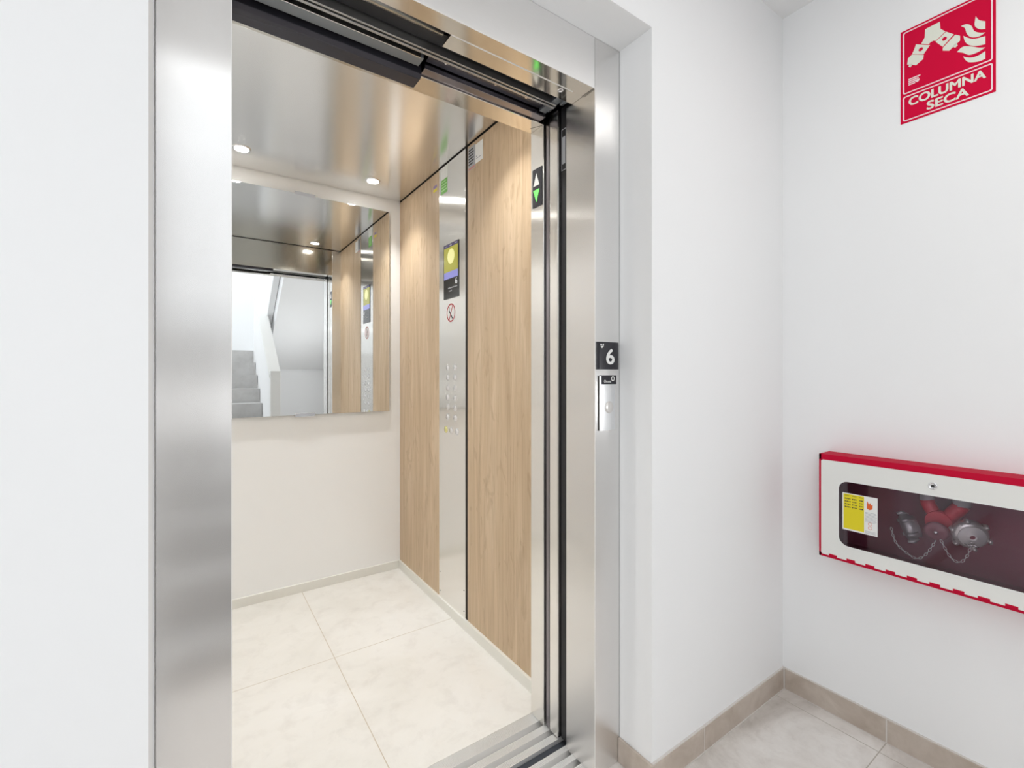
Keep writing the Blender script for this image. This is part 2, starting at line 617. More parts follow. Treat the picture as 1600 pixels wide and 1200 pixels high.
w.box(HX0, XW, -0.45, -0.33, ZH + 0.22, 4.07)
struct('ceiling_stairwell', w, 'ceil', 'white ceiling high above the stairs', 'ceiling')
# unseen stair window, added to go with the fill from the left
fr_ = MB()
X_ = HX0 - 0.13
for a, b, c, d in ((-1.8, -1.75, 0.4, 2.4), (-0.45, -0.4, 0.4, 2.4), (-1.125, -1.075, 0.4, 2.4), (-1.8, -0.4, 0.4, 0.45), (-1.8, -0.4, 2.35, 2.4)):
    fr_.box(X_, X_ + 0.05, a, b, c, d)
wf = struct('added_window_1', fr_, 'white', 'white framed window added for daylight beside the stairs', 'window')
obj('pane', MB().box(X_ + 0.02, X_ + 0.026, -1.76, -0.44, 0.44, 2.36), 'glass', wf)
# unseen ceiling lamp, added as fill over the landing
t = thing('added_ceiling_lamp', (1.10, -0.05, 2.40), 'round white ceiling lamp added as fill for the landing', 'ceiling lamp')
obj('lamp_body', MB().lathe((1.10, -0.05, ZH - 0.045), (0, 0, 1), [(0.235, 0), (0.24, 0.01), (0.24, 0.045)], 48), 'white', t)
obj('diffuser', MB().lathe((1.10, -0.05, ZH - 0.062), (0, 0, 1), [(0.10, 0), (0.2, 0.003), (0.225, 0.014), (0.228, 0.018)], 48), 'fill_lamp', t)

t = thing('added_wall_lamp', (XW, -0.95, 0.78), 'square white wall lamp added as fill beside the stairs', 'wall lamp')  # unseen wall lamp, added to brighten the stairs and lower walls
obj('lamp_body', MB().box(XW - 0.04, XW, -1.12, -0.78, 0.78, 1.12), 'white', t, bevel=0.004)
obj('diffuser', MB().box(XW - 0.055, XW - 0.04, -1.10, -0.80, 0.80, 1.10), 'fill_lamp', t, bevel=0.004)

# baseboards (tiles with pale joints)
BZ, BT = 0.073, 0.008
b = MB()
jx = 1.2886
b.box(XR - 0.0, jx - 0.002, YW - BT, YW, 0.001, BZ)
b.box(jx + 0.002, XW - BT - 0.003, YW - BT, YW, 0.001, BZ)
b.box(HX0, XM, YW - BT, YW, 0.001, BZ)
b.box(XR - BT, XR, YW - BT, YF - 0.001, 0.001, BZ)
o = struct('baseboard_front', b, 'basetile', 'taupe tile baseboard along the lift wall', 'baseboard', bevel=0.0012)
g = MB()
g.box(jx - 0.002, jx + 0.002, YW - BT + 0.0015, YW, 0.001, BZ - 0.001)
g.box(XW - BT - 0.0029, XW, YW - BT - 0.0028, YW, 0.001, BZ - 0.0005)
g.box(XR, XW, YW - BT - 0.003, YW, 0.0005, 0.0025)
g.box(XR - 0.001, XW, YW - BT + 0.002, YW, BZ, BZ + 0.003)
obj('grout_joint', g, 'grout', o, label='pale grout joint')
b = MB()
b.box(XW - BT, XW, 0.522, YW - BT - 0.003, 0.001, BZ)
b.box(XW - BT, XW, -0.08, 0.518, 0.001, BZ)
b.box(XW - BT, XW, -2.3, -0.084, 0.001, BZ)
o = struct('baseboard_right', b, 'basetile', 'taupe tile baseboard along the wall under the cabinet', 'baseboard', bevel=0.0012)
g = MB()
g.box(XW - BT + 0.0015, XW, 0.518, 0.522, 0.001, BZ - 0.001)
g.box(XW - BT - 0.002, XW, -2.3, YW - BT, 0.0005, 0.002)
g.box(XW - BT + 0.002, XW, -2.3, YW - BT, BZ, BZ + 0.003)
obj('grout_joint', g, 'grout', o, label='pale grout joint')

# ------------------------------------------------------------------ stairs behind the camera (seen in the mirror)
ST = MB()
LY, LZ, RUN, RISE = -2.29, 1.49, 0.26, 0.175
SX0, SX1 = -1.2, 0.70
prof = [(HY0 + 0.001, LZ), (LY, LZ)]
y, z = LY, LZ
for k in range(8):
    z -= RISE
    prof.append((y, z))
    y += RUN
    prof.append((y, z))
prof.append((y, 0.001))
prof.append((y - 0.3, 0.001))
prof += [(LY - 0.05, LZ - 0.28), (HY0 + 0.001, LZ - 0.28)]
ST.prism(prof, 0, SX0, SX1)
st = struct('stairs', ST, 'stairtile', 'pale tiled stair flight rising behind the viewer, seen in the car mirror', 'stairs')
L2 = MB().box(SX1, XW - 0.001, HY0 + 0.001, LY, LZ - 0.27, LZ)
obj('half_landing', L2, 'stairwhite', st)
obj('under_landing_wall', MB().box(SX1, XW - 0.001, LY - 0.12, LY - 0.02, 0.001, LZ - 0.27), 'stairwhite', st)
U = MB()
p2 = [(LY, LZ - 0.27)]
y, z = LY, LZ
for k in range(7):
    z += RISE
    p2.append((y, z)); y += RUN; p2.append((y, z))
p2.append((y, z - 0.32))
U.prism(p2, 0, 0.86, XW - 0.001)
obj('upper_flight', U, 'stairwhite', st)
# solid parapet with handrail between the flights
P = MB()
P.prism([(LY + 0.02, LZ + 0.92), (LY + 0.02, LZ - 0.1), (LY + 7 * RUN - 0.1, 0.05), (LY + 7 * RUN + 0.02, 0.05), (LY + 7 * RUN + 0.02, 1.09)], 0, SX1 + 0.005, SX1 + 0.075)
P.prism([(LY, LZ + 1.0), (LY, LZ - 0.1), (LY + 6.7 * RUN, LZ - 0.1 + 6.7 * RISE), (LY + 6.7 * RUN, LZ + 1.0 + 6.7 * RISE)], 0, SX1 + 0.085, SX1 + 0.155)
pr = struct('stair_parapet', P, 'stairwhite', 'white solid stair parapet seen in the mirror', 'parapet', bevel=0.004)
R_ = MB()
R_.prism([(LY, LZ + 0.94), (LY, LZ + 0.98), (LY + 7 * RUN + 0.05, 1.15), (LY + 7 * RUN + 0.05, 1.11)], 0, SX1 - 0.02, SX1 + 0.10)
obj('coping', R_, 'white', pr, bevel=0.004)
obj('newel_post', MB().box(SX1 - 0.01, SX1 + 0.09, LY + 7 * RUN - 0.02, LY + 7 * RUN + 0.08, 0.001, 1.19), 'white', pr, bevel=0.004)

# ================================================================== LIFT SHAFT AND CAR SHELL
w = MB()
w.box(-0.9, 1.62, 2.76, 2.80, -0.6, 2.75)
w.box(-0.94, -0.9, YF + 0.004, 2.80, -0.6, 2.75)
w.box(1.62, 1.66, YF + 0.004, 2.80, -0.6, 2.75)
w.box(-0.94, 1.66, YF + 0.004, 2.80, -0.64, -0.6)
w.box(-0.94, 1.66, YF + 0.004, 2.80, 2.75, 2.79)
w.box(-0.9, 1.62, 0.985, 1.0, -0.6, -0.125)
struct('wall_shaft', w, 'pit', 'dark lift shaft behind the car and its doors', 'wall')

struct('floor_car', MB().box(XCL, XC, YS, YB, -0.04, 0.0), 'carfloor', 'cream large-format tile floor inside the lift car', 'floor')
struct('ceiling_car', MB().box(XCL + 0.006, XC - 0.006, YS + 0.005, YB - 0.004, ZC, ZC + 0.03), 'steel_ceil',
       'reflective stainless steel ceiling of the lift car', 'ceiling')
struct('wall_car_back', MB().box(XCL, XC, YB, YB + 0.03, 0, ZC + 0.03), 'cream', 'cream laminate back wall of the lift car', 'wall')
struct('wall_car_left', MB().box(XCL - 0.03, XCL, YS - 0.06, YB + 0.03, 0, ZC + 0.03), 'cream', 'cream laminate left wall of the lift car', 'wall')
struct('wall_car_right', MB().box(XC + 0.004, XC + 0.03, YS - 0.06, YB + 0.03, 0, ZC + 0.03), 'gap',
       'dark backing behind the panels of the lift side wall', 'wall')
# wood panels
o = obj('wall_panel', MB().box(XC - 0.001, XC + 0.004, 2.1115, YB - 0.001, 0.03, ZC - 0.006), 'wood')
tag(o, 'narrower oak laminate wall panel between the cream back wall and the steel control column', 'wall panel', 'oak side panels of the lift car')
o = obj('wall_panel', MB().box(XC - 0.001, XC + 0.004, YS - 0.05, 1.8205, 0.03, ZC - 0.006), 'wood')
tag(o, 'wider oak laminate wall panel between the control column and the lift doorway', 'wall panel', 'oak side panels of the lift car')
# car skirting
b = MB()
b.box(XCL, XC - 0.012, YB - 0.012, YB, 0.0, 0.046)
b.box(XC - 0.012, XC - 0.0005, YS, YB, 0.0, 0.046)
b.box(XCL, XCL + 0.012, YS, YB - 0.012, 0.0, 0.046)
struct('baseboard_car', b, 'skirt', 'low satin metal skirting around the lift car floor', 'baseboard', bevel=0.001)

# ------------------------------------------------------------------ control column
cp = thing('control_panel', (XC, 1.975, 0.03), 'full-height brushed steel control column with buttons and a colour screen', 'lift control panel')
obj('column_plate', MB().box(XC - 0.003, XC + 0.003, 1.8395, 2.1105, 0.032, ZC - 0.006), 'steel_car', cp, bevel=0.0008)
FX = XC - 0.003
scr = obj('screen', flat(MB(), '-X', FX, rect(-2.053, -1.900, 1.521, 1.785), 0, 0.003), 'blackglass', cp, label='black framed colour screen')
SX = FX - 0.003
obj('display_header', flat(MB(), '-X', SX, rect(-2.048, -1.905, 1.769, 1.783), 0, 0.0004), 'scr_dark', scr)
obj('display_field', flat(MB(), '-X', SX, rect(-2.048, -1.905, 1.650, 1.768), 0, 0.0004), 'scr_green', scr)
obj('display_disc', flat(MB(), '-X', SX, circ(-1.975, 1.722, 0.036, 40), 0.0004, 0.0003), 'scr_pale', scr)
obj('display_band', flat(MB(), '-X', SX, rect(-2.048, -1.905, 1.617, 1.650), 0, 0.0004), 'scr_blue', scr)
for q in (rect(-1.990, -1.968, 1.773, 1.779), rect(-2.035, -2.020, 1.774, 1.778), rect(-1.936, -1.915, 1.774, 1.779)):
    obj('display_mark', flat(MB(), '-X', SX, q, 0.0004, 0.0003), 'greyink', scr)
mk = MB()
for q in range(9):
    flat(mk, '-X', SX, rect(-2.005 + q * 0.0108, -1.998 + q * 0.0108, 1.568, 1.574), 0.0004, 0.0003)
for q in range(3):
    flat(mk, '-X', SX, rect(-1.995 + q * 0.012, -1.990 + q * 0.012, 1.553, 1.560), 0.0004, 0.0003)
obj('caption_marks', mk, 'greyink', scr)
obj('display_floor_number', text_mb('6', '-X', SX, -1.930, -1.912, 1.583, 1.612, 0.0004), 'scr_white', scr)

btn_prof = [(0.0165, -0.0005), (0.0165, 0.0015), (0.0145, 0.003), (0.0140, 0.0022), (0.0125, 0.0022), (0.0118, 0.0045), (0.004, 0.0052), (0.0001, 0.0053)]
first = None
rows = [1.189, 1.141, 1.091, 1.044, 0.998, 0.950]
bpos = [(yy, zz) for zz in rows for yy in (2.015, 1.939)] + [(2.034, 0.887), (1.978, 0.887), (1.920, 0.887)]
for k, (yy, zz) in enumerate(bpos):
    if first is None:
        first = obj('button', MB().lathe((FX, yy, zz), (-1, 0, 0), btn_prof, 24), 'chrome', cp)
        f0 = (yy, zz)
    else:
        q = first.copy()
        if k == 12:
            q.data = first.data.copy()
            q.data.materials[0] = M['buttonyellow']
            q['label'] = 'yellow tinted push button'
        C.objects.link(q)
        q.parent = cp
        q.location = (0, yy - f0[0], zz - f0[1])
for yy in (2.099, 1.852):
    for zz in (0.17, 0.075):
        obj('plate_screw', MB().lathe((FX, yy, zz), (-1, 0, 0), [(0.003, 0), (0.0025, 0.001)], 12), 'gap', cp)

# no smoking sticker
ns = thing('no_smoking_sticker', (FX, 1.98, 1.405), 'round red and white no smoking sticker under the screen', 'sticker')
obj('sticker_disc', flat(MB(), '-X', FX, circ(-1.981, 1.452, 0.0455, 40), 0.0001, 0.0004), 'white', ns)
obj('prohibition_ring', ringpoly(MB(), '-X', FX, circ(-1.981, 1.452, 0.0445, 40), circ(-1.981, 1.452, 0.0375, 40), 0.0005, 0.0003), 'prohibit', ns)
a = math.radians(62)
du, dw = math.cos(a), math.sin(a)
nx, nw = -dw * 0.003, du * 0.003
L_ = 0.039
pts = [(-1.981 - du * L_ + nx, 1.452 - dw * L_ + nw), (-1.981 - du * L_ - nx, 1.452 - dw * L_ - nw), (-1.981 + du * L_ - nx, 1.452 + dw * L_ - nw), (-1.981 + du * L_ + nx, 1.452 + dw * L_ + nw)]
obj('prohibition_bar', flat(MB(), '-X', FX, pts, 0.0005, 0.0003), 'prohibit', ns)
cg = MB()
flat(cg, '-X', FX, [(-2.004, 1.462), (-1.999, 1.468), (-1.962, 1.426), (-1.967, 1.420)], 0.0005, 0.0002)
for s_ in (0, 1):
    pts = [(-2.003 + s_ * 0.008 + 0.003 * math.sin(i * 1.3), 1.468 + i * 0.0035) for i in range(5)]
    pts2 = [(p[0] + 0.002, p[1]) for p in reversed(pts)]
    flat(cg, '-X', FX, pts + pts2, 0.0005, 0.0002)
obj('cigarette_symbol', cg, 'ink', ns)

# green and white label at the head of the column (the square code on it is left blank)
t = thing('inspection_label', (FX, 2.054, 2.05), 'white and green label at the top of the steel control column', 'sticker')
obj('white_field', flat(MB(), '-X', FX, rect(-2.089, -2.019, 2.118, 2.178), 0.0001, 0.0004), 'white', t)
obj('green_field', flat(MB(), '-X', FX, rect(-2.089, -2.019, 2.048, 2.118), 0.0001, 0.0004), 'green', t)
mk = MB()
for k in range(4):
    flat(mk, '-X', FX, rect(-2.082, -2.03 + 0.006 * (k % 2), 2.104 - k * 0.014, 2.110 - k * 0.014), 0.0005, 0.0002)
obj('print_lines', mk, 'palegreen', t)
t = thing('small_sticker', (FX, 2.16, 2.085), 'tiny purple and yellow sticker high on the oak panel', 'sticker')
AX = XC - 0.001
obj('purple_field', flat(MB(), '-X', AX, rect(-2.182, -2.140, 2.108, 2.122), 0.0001, 0.0004), 'purple', t)
obj('yellow_field', flat(MB(), '-X', AX, rect(-2.182, -2.140, 2.090, 2.104), 0.0001, 0.0004), 'yellow', t)
# two labels at the head of the wide oak panel
t = thing('instruction_label', (AX, 1.78, 2.07), 'clear label with black print beside the white label on the oak panel', 'sticker')
mk = MB()
random.seed(3)
for r_ in range(6):
    flat(mk, '-X', AX, rect(-1.811, -1.775 + 0.016 * random.random(), 2.154 - r_ * 0.0125, 2.160 - r_ * 0.0125), 0.0005, 0.0002)
obj('clear_film', flat(MB(), '-X', AX, rect(-1.815, -1.753, 2.068, 2.170), 0.0001, 0.0003), 'greyink', t)
obj('black_print', mk, 'ink', t)
mk = MB()
flat(mk, '-X', AX, rect(-1.812, -1.758, 2.071, 2.079), 0.0005, 0.0002)
obj('salmon_print', mk, 'pinkink', t)
t = thing('maintenance_label', (AX, 1.72, 2.08), 'plain white square label at the top of the wide oak panel', 'sticker')
obj('white_field', flat(MB(), '-X', AX, rect(-1.752, -1.687, 2.080, 2.164), 0.0001, 0.0005), 'white', t)
mk = MB()
flat(mk, '-X', AX, rect(-1.745, -1.700, 2.098, 2.101), 0.0006, 0.0002)
flat(mk, '-X', AX, rect(-1.745, -1.738, 2.106, 2.112), 0.0006, 0.0002)
obj('print_lines', mk, 'greyink', t)

# ------------------------------------------------------------------ mirror
MX0, MX1, MZ0, MZ1 = 0.022, 0.943, 0.942, 2.108
MYF = YB - 0.020
t = thing('wall_mirror', (0.4825, YB, MZ0), 'large frameless mirror hung on the cream back wall of the lift', 'mirror')
obj('mirror_glass', MB().box(MX0, MX1, MYF, MYF + 0.004, MZ0, MZ1), 'mirror', t)
obj('mirror_backing', MB().box(MX0 + 0.01, MX1 - 0.01, MYF + 0.0045, YB, MZ0 + 0.015, MZ1 - 0.01), 'mirror_edge', t)
for zz, s_ in ((MZ1, 1), (MZ0, -1)):
    c_ = MB()
    za, zb = (zz - 0.008, zz + 0.010) if s_ > 0 else (zz - 0.010, zz + 0.010)
    c_.box(0.435, 0.535, MYF - 0.004, MYF - 0.0005, za, zb)
    if s_ > 0:
        c_.box(0.435, 0.535, MYF - 0.0005, YB, zz + 0.001, zz + 0.010)
    else:
        c_.box(0.435, 0.535, MYF - 0.0005, YB, zz - 0.010, zz - 0.001)
    obj('mirror_clip', c_, 'chrome', t, bevel=0.0008, label='chrome mirror clip')

# ------------------------------------------------------------------ downlights
dn = None
labs = ['ceiling downlight nearest the oak and mirror corner', 'ceiling downlight by the steel door edge above the mirror',
        'doorway-side ceiling downlight away from the oak wall, masked by the door header', 'doorway-side ceiling downlight beside the oak wall, showing in the mirror']
order = [SPOTS[1], SPOTS[0], SPOTS[2], SPOTS[3]]
for k, (sx, sy) in enumerate(order):
    if dn is None:
        dn = thing('downlight', (sx, sy, ZC), labs[k], 'ceiling light', 'round downlights in the steel car ceiling')
        obj('trim_ring', MB().lathe((sx, sy, ZC - 0.004), (0, 0, 1), [(0.030, 0.001), (0.034, 0), (0.040, 0.002), (0.041, 0.005)], 32), 'chrome', dn)
        obj('lens', MB().lathe((sx, sy, ZC - 0.006), (0, 0, 1), [(0.020, 0), (0.029, 0.002), (0.030, 0.006)], 32), 'lamp', dn)
    else:
        dup(dn, (sx, sy, ZC), labs[k])

# ================================================================== CAR FRONT
YI = 1.187                                  # outer side of the car's return posts
cf = thing('car_front_panel', (0.5, YI, 0), 'steel posts and header framing the car doorway from inside', 'lift car front')
obj('return_post', MB().box(XO, XC + 0.003, YI, YS, 0.001, ZC - 0.003), 'steel_side', cf, bevel=0.0015)
obj('return_post', MB().box(XCL - 0.003, XL, YI, YS, 0.001, ZC - 0.003), 'steel_side', cf, bevel=0.0015)
h = MB()
h.box(XL, 0.512, 1.236, YS, ZD, ZC - 0.003)
h.box(0.512, XO, YI, YS, ZD, ZC - 0.003)
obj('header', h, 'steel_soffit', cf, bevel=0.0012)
# mitre seam on the header soffit
obj('seam', MB().prism([(XO - 0.001, YI + 0.004), (XO - 0.001, YI + 0.006), (XO - 0.022, YI + 0.045), (XO - 0.0225, YI + 0.043)], 2, ZD - 0.0004, ZD + 0.001), 'gap', cf)

# direction arrows on the return post
t = thing('direction_indicator', (XO, 1.217, 1.72), 'black panel with white up arrow above a lit green down arrow', 'arrow indicator')
obj('panel', flat(MB(), '-X', XO, rect(-1.2435, -1.1935, 1.719, 1.847), 0, 0.0025), 'plateblack', t)
obj('up_arrow', flat(MB(), '-X', XO - 0.0025, [(-1.2385, 1.790), (-1.2060, 1.790), (-1.2220, 1.832)], 0, 0.0004), 'arrow_off', t, label='white unlit arrow')
obj('down_arrow', flat(MB(), '-X', XO - 0.0025, [(-1.2385, 1.776), (-1.2220, 1.735), (-1.2060, 1.776)], 0, 0.0004), 'arrow_on', t, label='lit green arrow')

# car door leaves folded away behind the post
cd = thing('sliding_door', (1.2, 1.15, 0.0), 'steel telescopic car door slid open into the shaft, only its edges showing', 'lift door')
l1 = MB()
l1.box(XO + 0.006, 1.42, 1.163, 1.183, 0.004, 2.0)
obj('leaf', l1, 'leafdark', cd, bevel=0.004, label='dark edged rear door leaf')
l2 = MB()
l2.box(XO + 0.0015, 1.40, 1.116, 1.158, 0.004, 2.0)
obj('leaf', l2, 'steel_side', cd, bevel=0.003)
obj('edge_seal', MB().box(XO + 0.005, XO + 0.02, 1.1585, 1.1625, 0.006, 1.985), 'black', cd)
ld = thing('sliding_door', (1.2, 1.05, 0.0), 'landing door slid open behind the right door jamb, only its black edge showing', 'lift door')
obj('leaf', MB().box(XO + 0.010, 1.42, 1.082, 1.111, 0.006, 2.0), 'black', ld, bevel=0.002)
obj('leaf', MB().box(XO + 0.012, 1.42, 1.025, 1.072, 0.006, 2.0), 'black', ld, bevel=0.002)
lb = MB()
ringpoly(lb, '-X', XO + 0.010, rect(-1.108, -1.086, 1.80, 1.93), rect(-1.1065, -1.0875, 1.802, 1.928), 0.0003, 0.0004)
flat(lb, '-X', XO + 0.010, rect(-1.105, -1.090, 1.82, 1.905), 0.0003, 0.0003)
obj('edge_label', lb, 'greyink', ld, label='narrow grey label')

# ------------------------------------------------------------------ track and hangers above the doorway
tr_ = thing('door_track', (0.5, 1.1, 2.0), 'dark door operating track with metal rails over the doorway', 'door track')
XA = XL - 0.35
obj('housing', MB().box(XA, 1.45, 1.000, 1.186, 2.055, 2.075), 'black', tr_)
k_ = MB()
k_.box(XA, 1.45, 1.040, 1.084, 2.005, 2.055)
obj('belt_cover', k_, 'black', tr_)
k_ = MB()
k_.box(XA, 0.92, 1.088, 1.094, 1.986, 2.02)
k_.box(XA, 0.92, 1.098, 1.106, 1.984, 2.02)
k_.box(XA, 0.92, 1.092, 1.100, 1.994, 2.02)
obj('rail', k_, 'grey_metal', tr_, bevel=0.0008)
k_ = MB()
k_.box(0.90, 0.925, 1.058, 1.15, 1.992, 2.03)
k_.box(0.925, 0.935, 1.05, 1.08, 1.985, 2.03)
obj('end_bracket', k_, 'bluegrey', tr_, bevel=0.001)
obj('hanger_plate', MB().box(XA, 0.495, 1.122, 1.158, 1.984, 2.03), 'bluegrey', tr_, bevel=0.001)
obj('hanger_edge', MB().box(XA, 0.485, 1.1190, 1.1215, 1.982, 2.03), 'chrome', tr_)
obj('door_hanger_cover', MB().prism([(1.170, 1.975), (1.180, 1.966), (1.226, 1.966), (1.2345, 1.975), (1.2345, 2.05), (1.170, 2.05)], 0, XA, 0.510), 'darkmetal', tr_, bevel=0.0015)
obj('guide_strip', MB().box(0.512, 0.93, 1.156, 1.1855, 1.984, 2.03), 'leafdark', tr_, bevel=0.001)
k_ = MB()
k_.box(0.512, 0.94, 1.112, 1.152, 2.0, 2.03)
obj('slider', k_, 'darkmetal', tr_, bevel=0.002)
obj('cover_tube', MB().cyl((XA, 1.030, 2.004), (0.505, 1.030, 2.004), 0.0105, 24), 'grey_metal', tr_)
for xx in (0.56, 0.72, 0.83):
    obj('screw', MB().lathe((xx, 1.125, 2.0), (0, 0, -1), [(0.004, 0), (0.0035, 0.002)], 10), 'chrome', tr_)

# ================================================================== LANDING DOOR FRAME
lf = thing('lift_door_frame', (0.5, YF, 0), 'brushed stainless steel frame around the lift doorway on the landing', 'door frame')
j = MB()
j.box(XO, XR - 0.002, YF, YF + 0.003, 0.001, ZR - 0.001)
j.box(XO, XO + 0.003, YF + 0.003, 1.071, 0.001, ZR - 0.001)
j.box(XO, XO + 0.02, 1.071, 1.074, 0.001, ZR - 0.05)
obj('jamb', j, 'steel_front', lf, bevel=0.0)
j = MB()
j.box(XM + 0.002, XL, YF, YF + 0.003, 0.001, ZR - 0.001)
j.box(XL - 0.003, XL, YF + 0.003, 1.074, 0.001, ZR - 0.001)
obj('jamb', j, 'steel_front', lf)
j = MB()
j.box(XL + 0.0005, XO - 0.0008, YF, YF + 0.003, ZD, ZR - 0.001)
obj('header_face', j, 'steel_head', lf)
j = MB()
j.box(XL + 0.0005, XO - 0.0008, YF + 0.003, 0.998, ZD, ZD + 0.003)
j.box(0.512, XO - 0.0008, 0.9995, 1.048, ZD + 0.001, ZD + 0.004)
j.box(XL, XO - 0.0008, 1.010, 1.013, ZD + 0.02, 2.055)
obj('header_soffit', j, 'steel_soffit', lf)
j = MB()
j.box(0.512, 0.905, 0.9972, 1.0000, ZD - 0.0012, ZD + 0.001)
j.box(XL, XO, YF - 0.0006, YF + 0.0008, ZD - 0.001, ZD + 0.0006)
j.box(XO - 0.0006, XO + 0.0006, YF - 0.0006, YF + 0.0006, 0.002, ZD)
j.box(XL - 0.0006, XL + 0.0006, YF - 0.0006, YF + 0.0006, 0.002, ZD)
obj('edge_glint', j, 'edge', lf, label='bright edge line, its glint put into the pale colour')  # thin pale strips paint the bright glint along the frame edges
obj('seam', MB().prism([(XO - 0.002, YF + 0.002), (XO - 0.0032, YF + 0.002), (XO - 0.0045, 1.0), (XO - 0.0033, 1.0)], 2, ZD - 0.0004, ZD + 0.0015), 'gap', lf)
j = MB().lathe((0.872, 1.015, ZD + 0.001), (0, 0, -1), [(0.0085, 0), (0.0085, 0.0015), (0.0055, 0.003), (0.005, 0.0015), (0.0001, 0.001)], 24)
obj('bolt', j, 'chrome', lf, label='round socket bolt')
obj('joint', MB().box(XR - 0.002, XR, YF + 0.001, YF + 0.003, 0.001, ZR), 'gap', lf)

# floor number plate and call button on the right jamb
t = thing('floor_number_plate', (0.996, YF, 1.171), 'black plate with a white 6 on the steel jamb above the call button', 'floor sign')
pp = []
u0, u1 = 0.952, 1.040
n_ = 14
for i in range(n_ + 1):
    uu = u0 + (u1 - u0) * i / n_
    pp.append((uu, YF - 0.004 - 0.006 * math.sin(math.pi * i / n_) ** 0.6))
pp += [(u1, YF), (u0, YF)]
obj('plate', MB().prism(pp, 2, 1.172, 1.252, smooth=False), 'plateblack', t)
PY = YF - 0.0101
obj('numeral', text_mb('6', '-Y', PY, 0.982, 1.014, 1.188, 1.231, 0.0, 0.0008, bold=0.0012), 'white', t, label='white numeral 6')
mk = MB()
flat(mk, '-Y', YF - 0.0085, [(0.960, 1.238), (0.974, 1.241), (0.966, 1.233)], 0, 0.0006)
flat(mk, '-Y', YF - 0.0085, circ(0.9625, 1.243, 0.0033, 12), 0, 0.0006)
flat(mk, '-Y', YF - 0.0085, circ(0.971, 1.244, 0.0025, 12), 0, 0.0006)
obj('corner_mark', mk, 'white', t)

t = thing('call_button_panel', (0.993, YF, 0.995), 'narrow satin aluminium call button panel below the number plate', 'call button')
pp = []
u0, u1 = 0.9600, 1.0245
for i in range(n_ + 1):
    uu = u0 + (u1 - u0) * i / n_
    pp.append((uu, YF - 0.004 - 0.0035 * math.sin(math.pi * i / n_) ** 0.6))
pp += [(u1, YF), (u0, YF)]
obj('plate', MB().prism(pp, 2, 0.995, 1.1535), 'alu_satin', t)
obj('side_groove', MB().box(0.9588, 0.9602, YF - 0.0035, YF, 0.995, 1.1535), 'gap', t)
obj('name_badge', MB().box(0.967, 1.0255, YF - 0.0085, YF - 0.002, 1.129, 1.155), 'plateblack', t, label='black badge with white lettering')
BY = YF - 0.0085
obj('badge_lettering', text_mb('Orona', '-Y', BY, 0.974, 1.003, 1.134, 1.1415, 0.0, 0.0004), 'white', t)
obj('badge_ring', ringpoly(MB(), '-Y', BY, circ(1.0105, 1.1450, 0.0068, 28), circ(1.0105, 1.1450, 0.0045, 28), 0.0, 0.0004), 'white', t)
obj('push_button', MB().lathe((0.996, YF - 0.0072, 1.062), (0, -1, 0), [(0.0175, -0.001), (0.0175, 0.0008), (0.0165, 0.0015), (0.0158, 0.0010), (0.0152, 0.0030), (0.0140, 0.0035), (0.001, 0.0036)], 36), 'brass', t,
    label='round metal push button')


# ================================================================== SILLS
def sill(mb, y0, y1, grooves, x0, x1, top=0.0):
    """aluminium threshold: fine ribs on top, deep running grooves"""
    pts = [(y0, -0.03)]
    y = y0
    p = 0.0042
    def inside(v):
        return any(a - 1e-6 <= v <= b + 1e-6 for a, b in grooves)
    edges = [y0] + [q for g in grooves for q in g] + [y1]
    for i in range(0, len(edges), 2):
        a, b = edges[i], edges[i + 1]
        n = max(1, int(round((b - a) / p)))
        for k in range(n):
            s = a + (b - a) * k / n
            e = a + (b - a) * (k + 1) / n
            pts += [(s, top), (s + (e - s) * 0.62, top), (s + (e - s) * 0.66, top - 0.003), (e - (e - s) * 0.04, top - 0.003)]
        pts.append((b, top))
        if i + 2 < len(edges):
            pts += [(b, top - 0.024), (edges[i + 2], top - 0.024)]
    pts.append((y1, -0.03))
    # build as a strip (profile extruded along x)
    vs = [(x0, a, b) for a, b in pts] + [(x1, a, b) for a, b in pts]
    n = len(pts)
    mb.add(vs, [(i, i + 1, n + i + 1, n + i) for i in range(n - 1)] + [(n - 1, 0, n, 2 * n - 1)])
    return mb


o = obj('car_sill', sill(MB(), 1.118, YS, [(1.143, 1.163), (1.190, 1.213)], -0.3, 1.3), 'alu')
tag(o, 'ribbed aluminium door sill with two grooves along the edge of the lift car floor', 'door sill', 'ribbed sills of the lift doorway')
o = obj('landing_sill', sill(MB(), 0.985, 1.086, [(1.010, 1.030), (1.050, 1.068)], -0.3, 1.3), 'alu')
tag(o, 'ribbed aluminium door sill on the landing side of the dark gap', 'door sill', 'ribbed sills of the lift doorway')
o = obj('gap_shade_strip', MB().box(-0.3, 1.3, 1.088, 1.116, -0.030, -0.012), 'pit')  # dark strip painted in for the shade of the open gap
tag(o, 'dark strip painted for the shade in the gap between the two ribbed door sills', 'sill gap')

# ================================================================== SIGN
SG = XW
sg = thing('fire_sign', (XW, 0.384, 1.928), 'red sign with white twin outlets and flames reading COLUMNA SECA', 'sign')
bd = obj('board', flat(MB(), '-X', SG, rect(-0.486, -0.281, 1.928, 2.212), 0, 0.0015), 'signred', sg)
s0 = SG - 0.0015
ln = MB()
ringpoly(ln, '-X', s0, rrect(-0.4805, -0.2865, 2.0165, 2.2065, 0.006), rrect(-0.4770, -0.2900, 2.0200, 2.2030, 0.004), 0, 0.0004)
ringpoly(ln, '-X', s0, rrect(-0.4805, -0.2865, 1.9335, 2.0095, 0.006), rrect(-0.4770, -0.2900, 1.9370, 2.0060, 0.004), 0, 0.0004)
obj('white_outline', ln, 'signpink', sg)


def yz(pts):
    return [(-a, b) for a, b in pts]


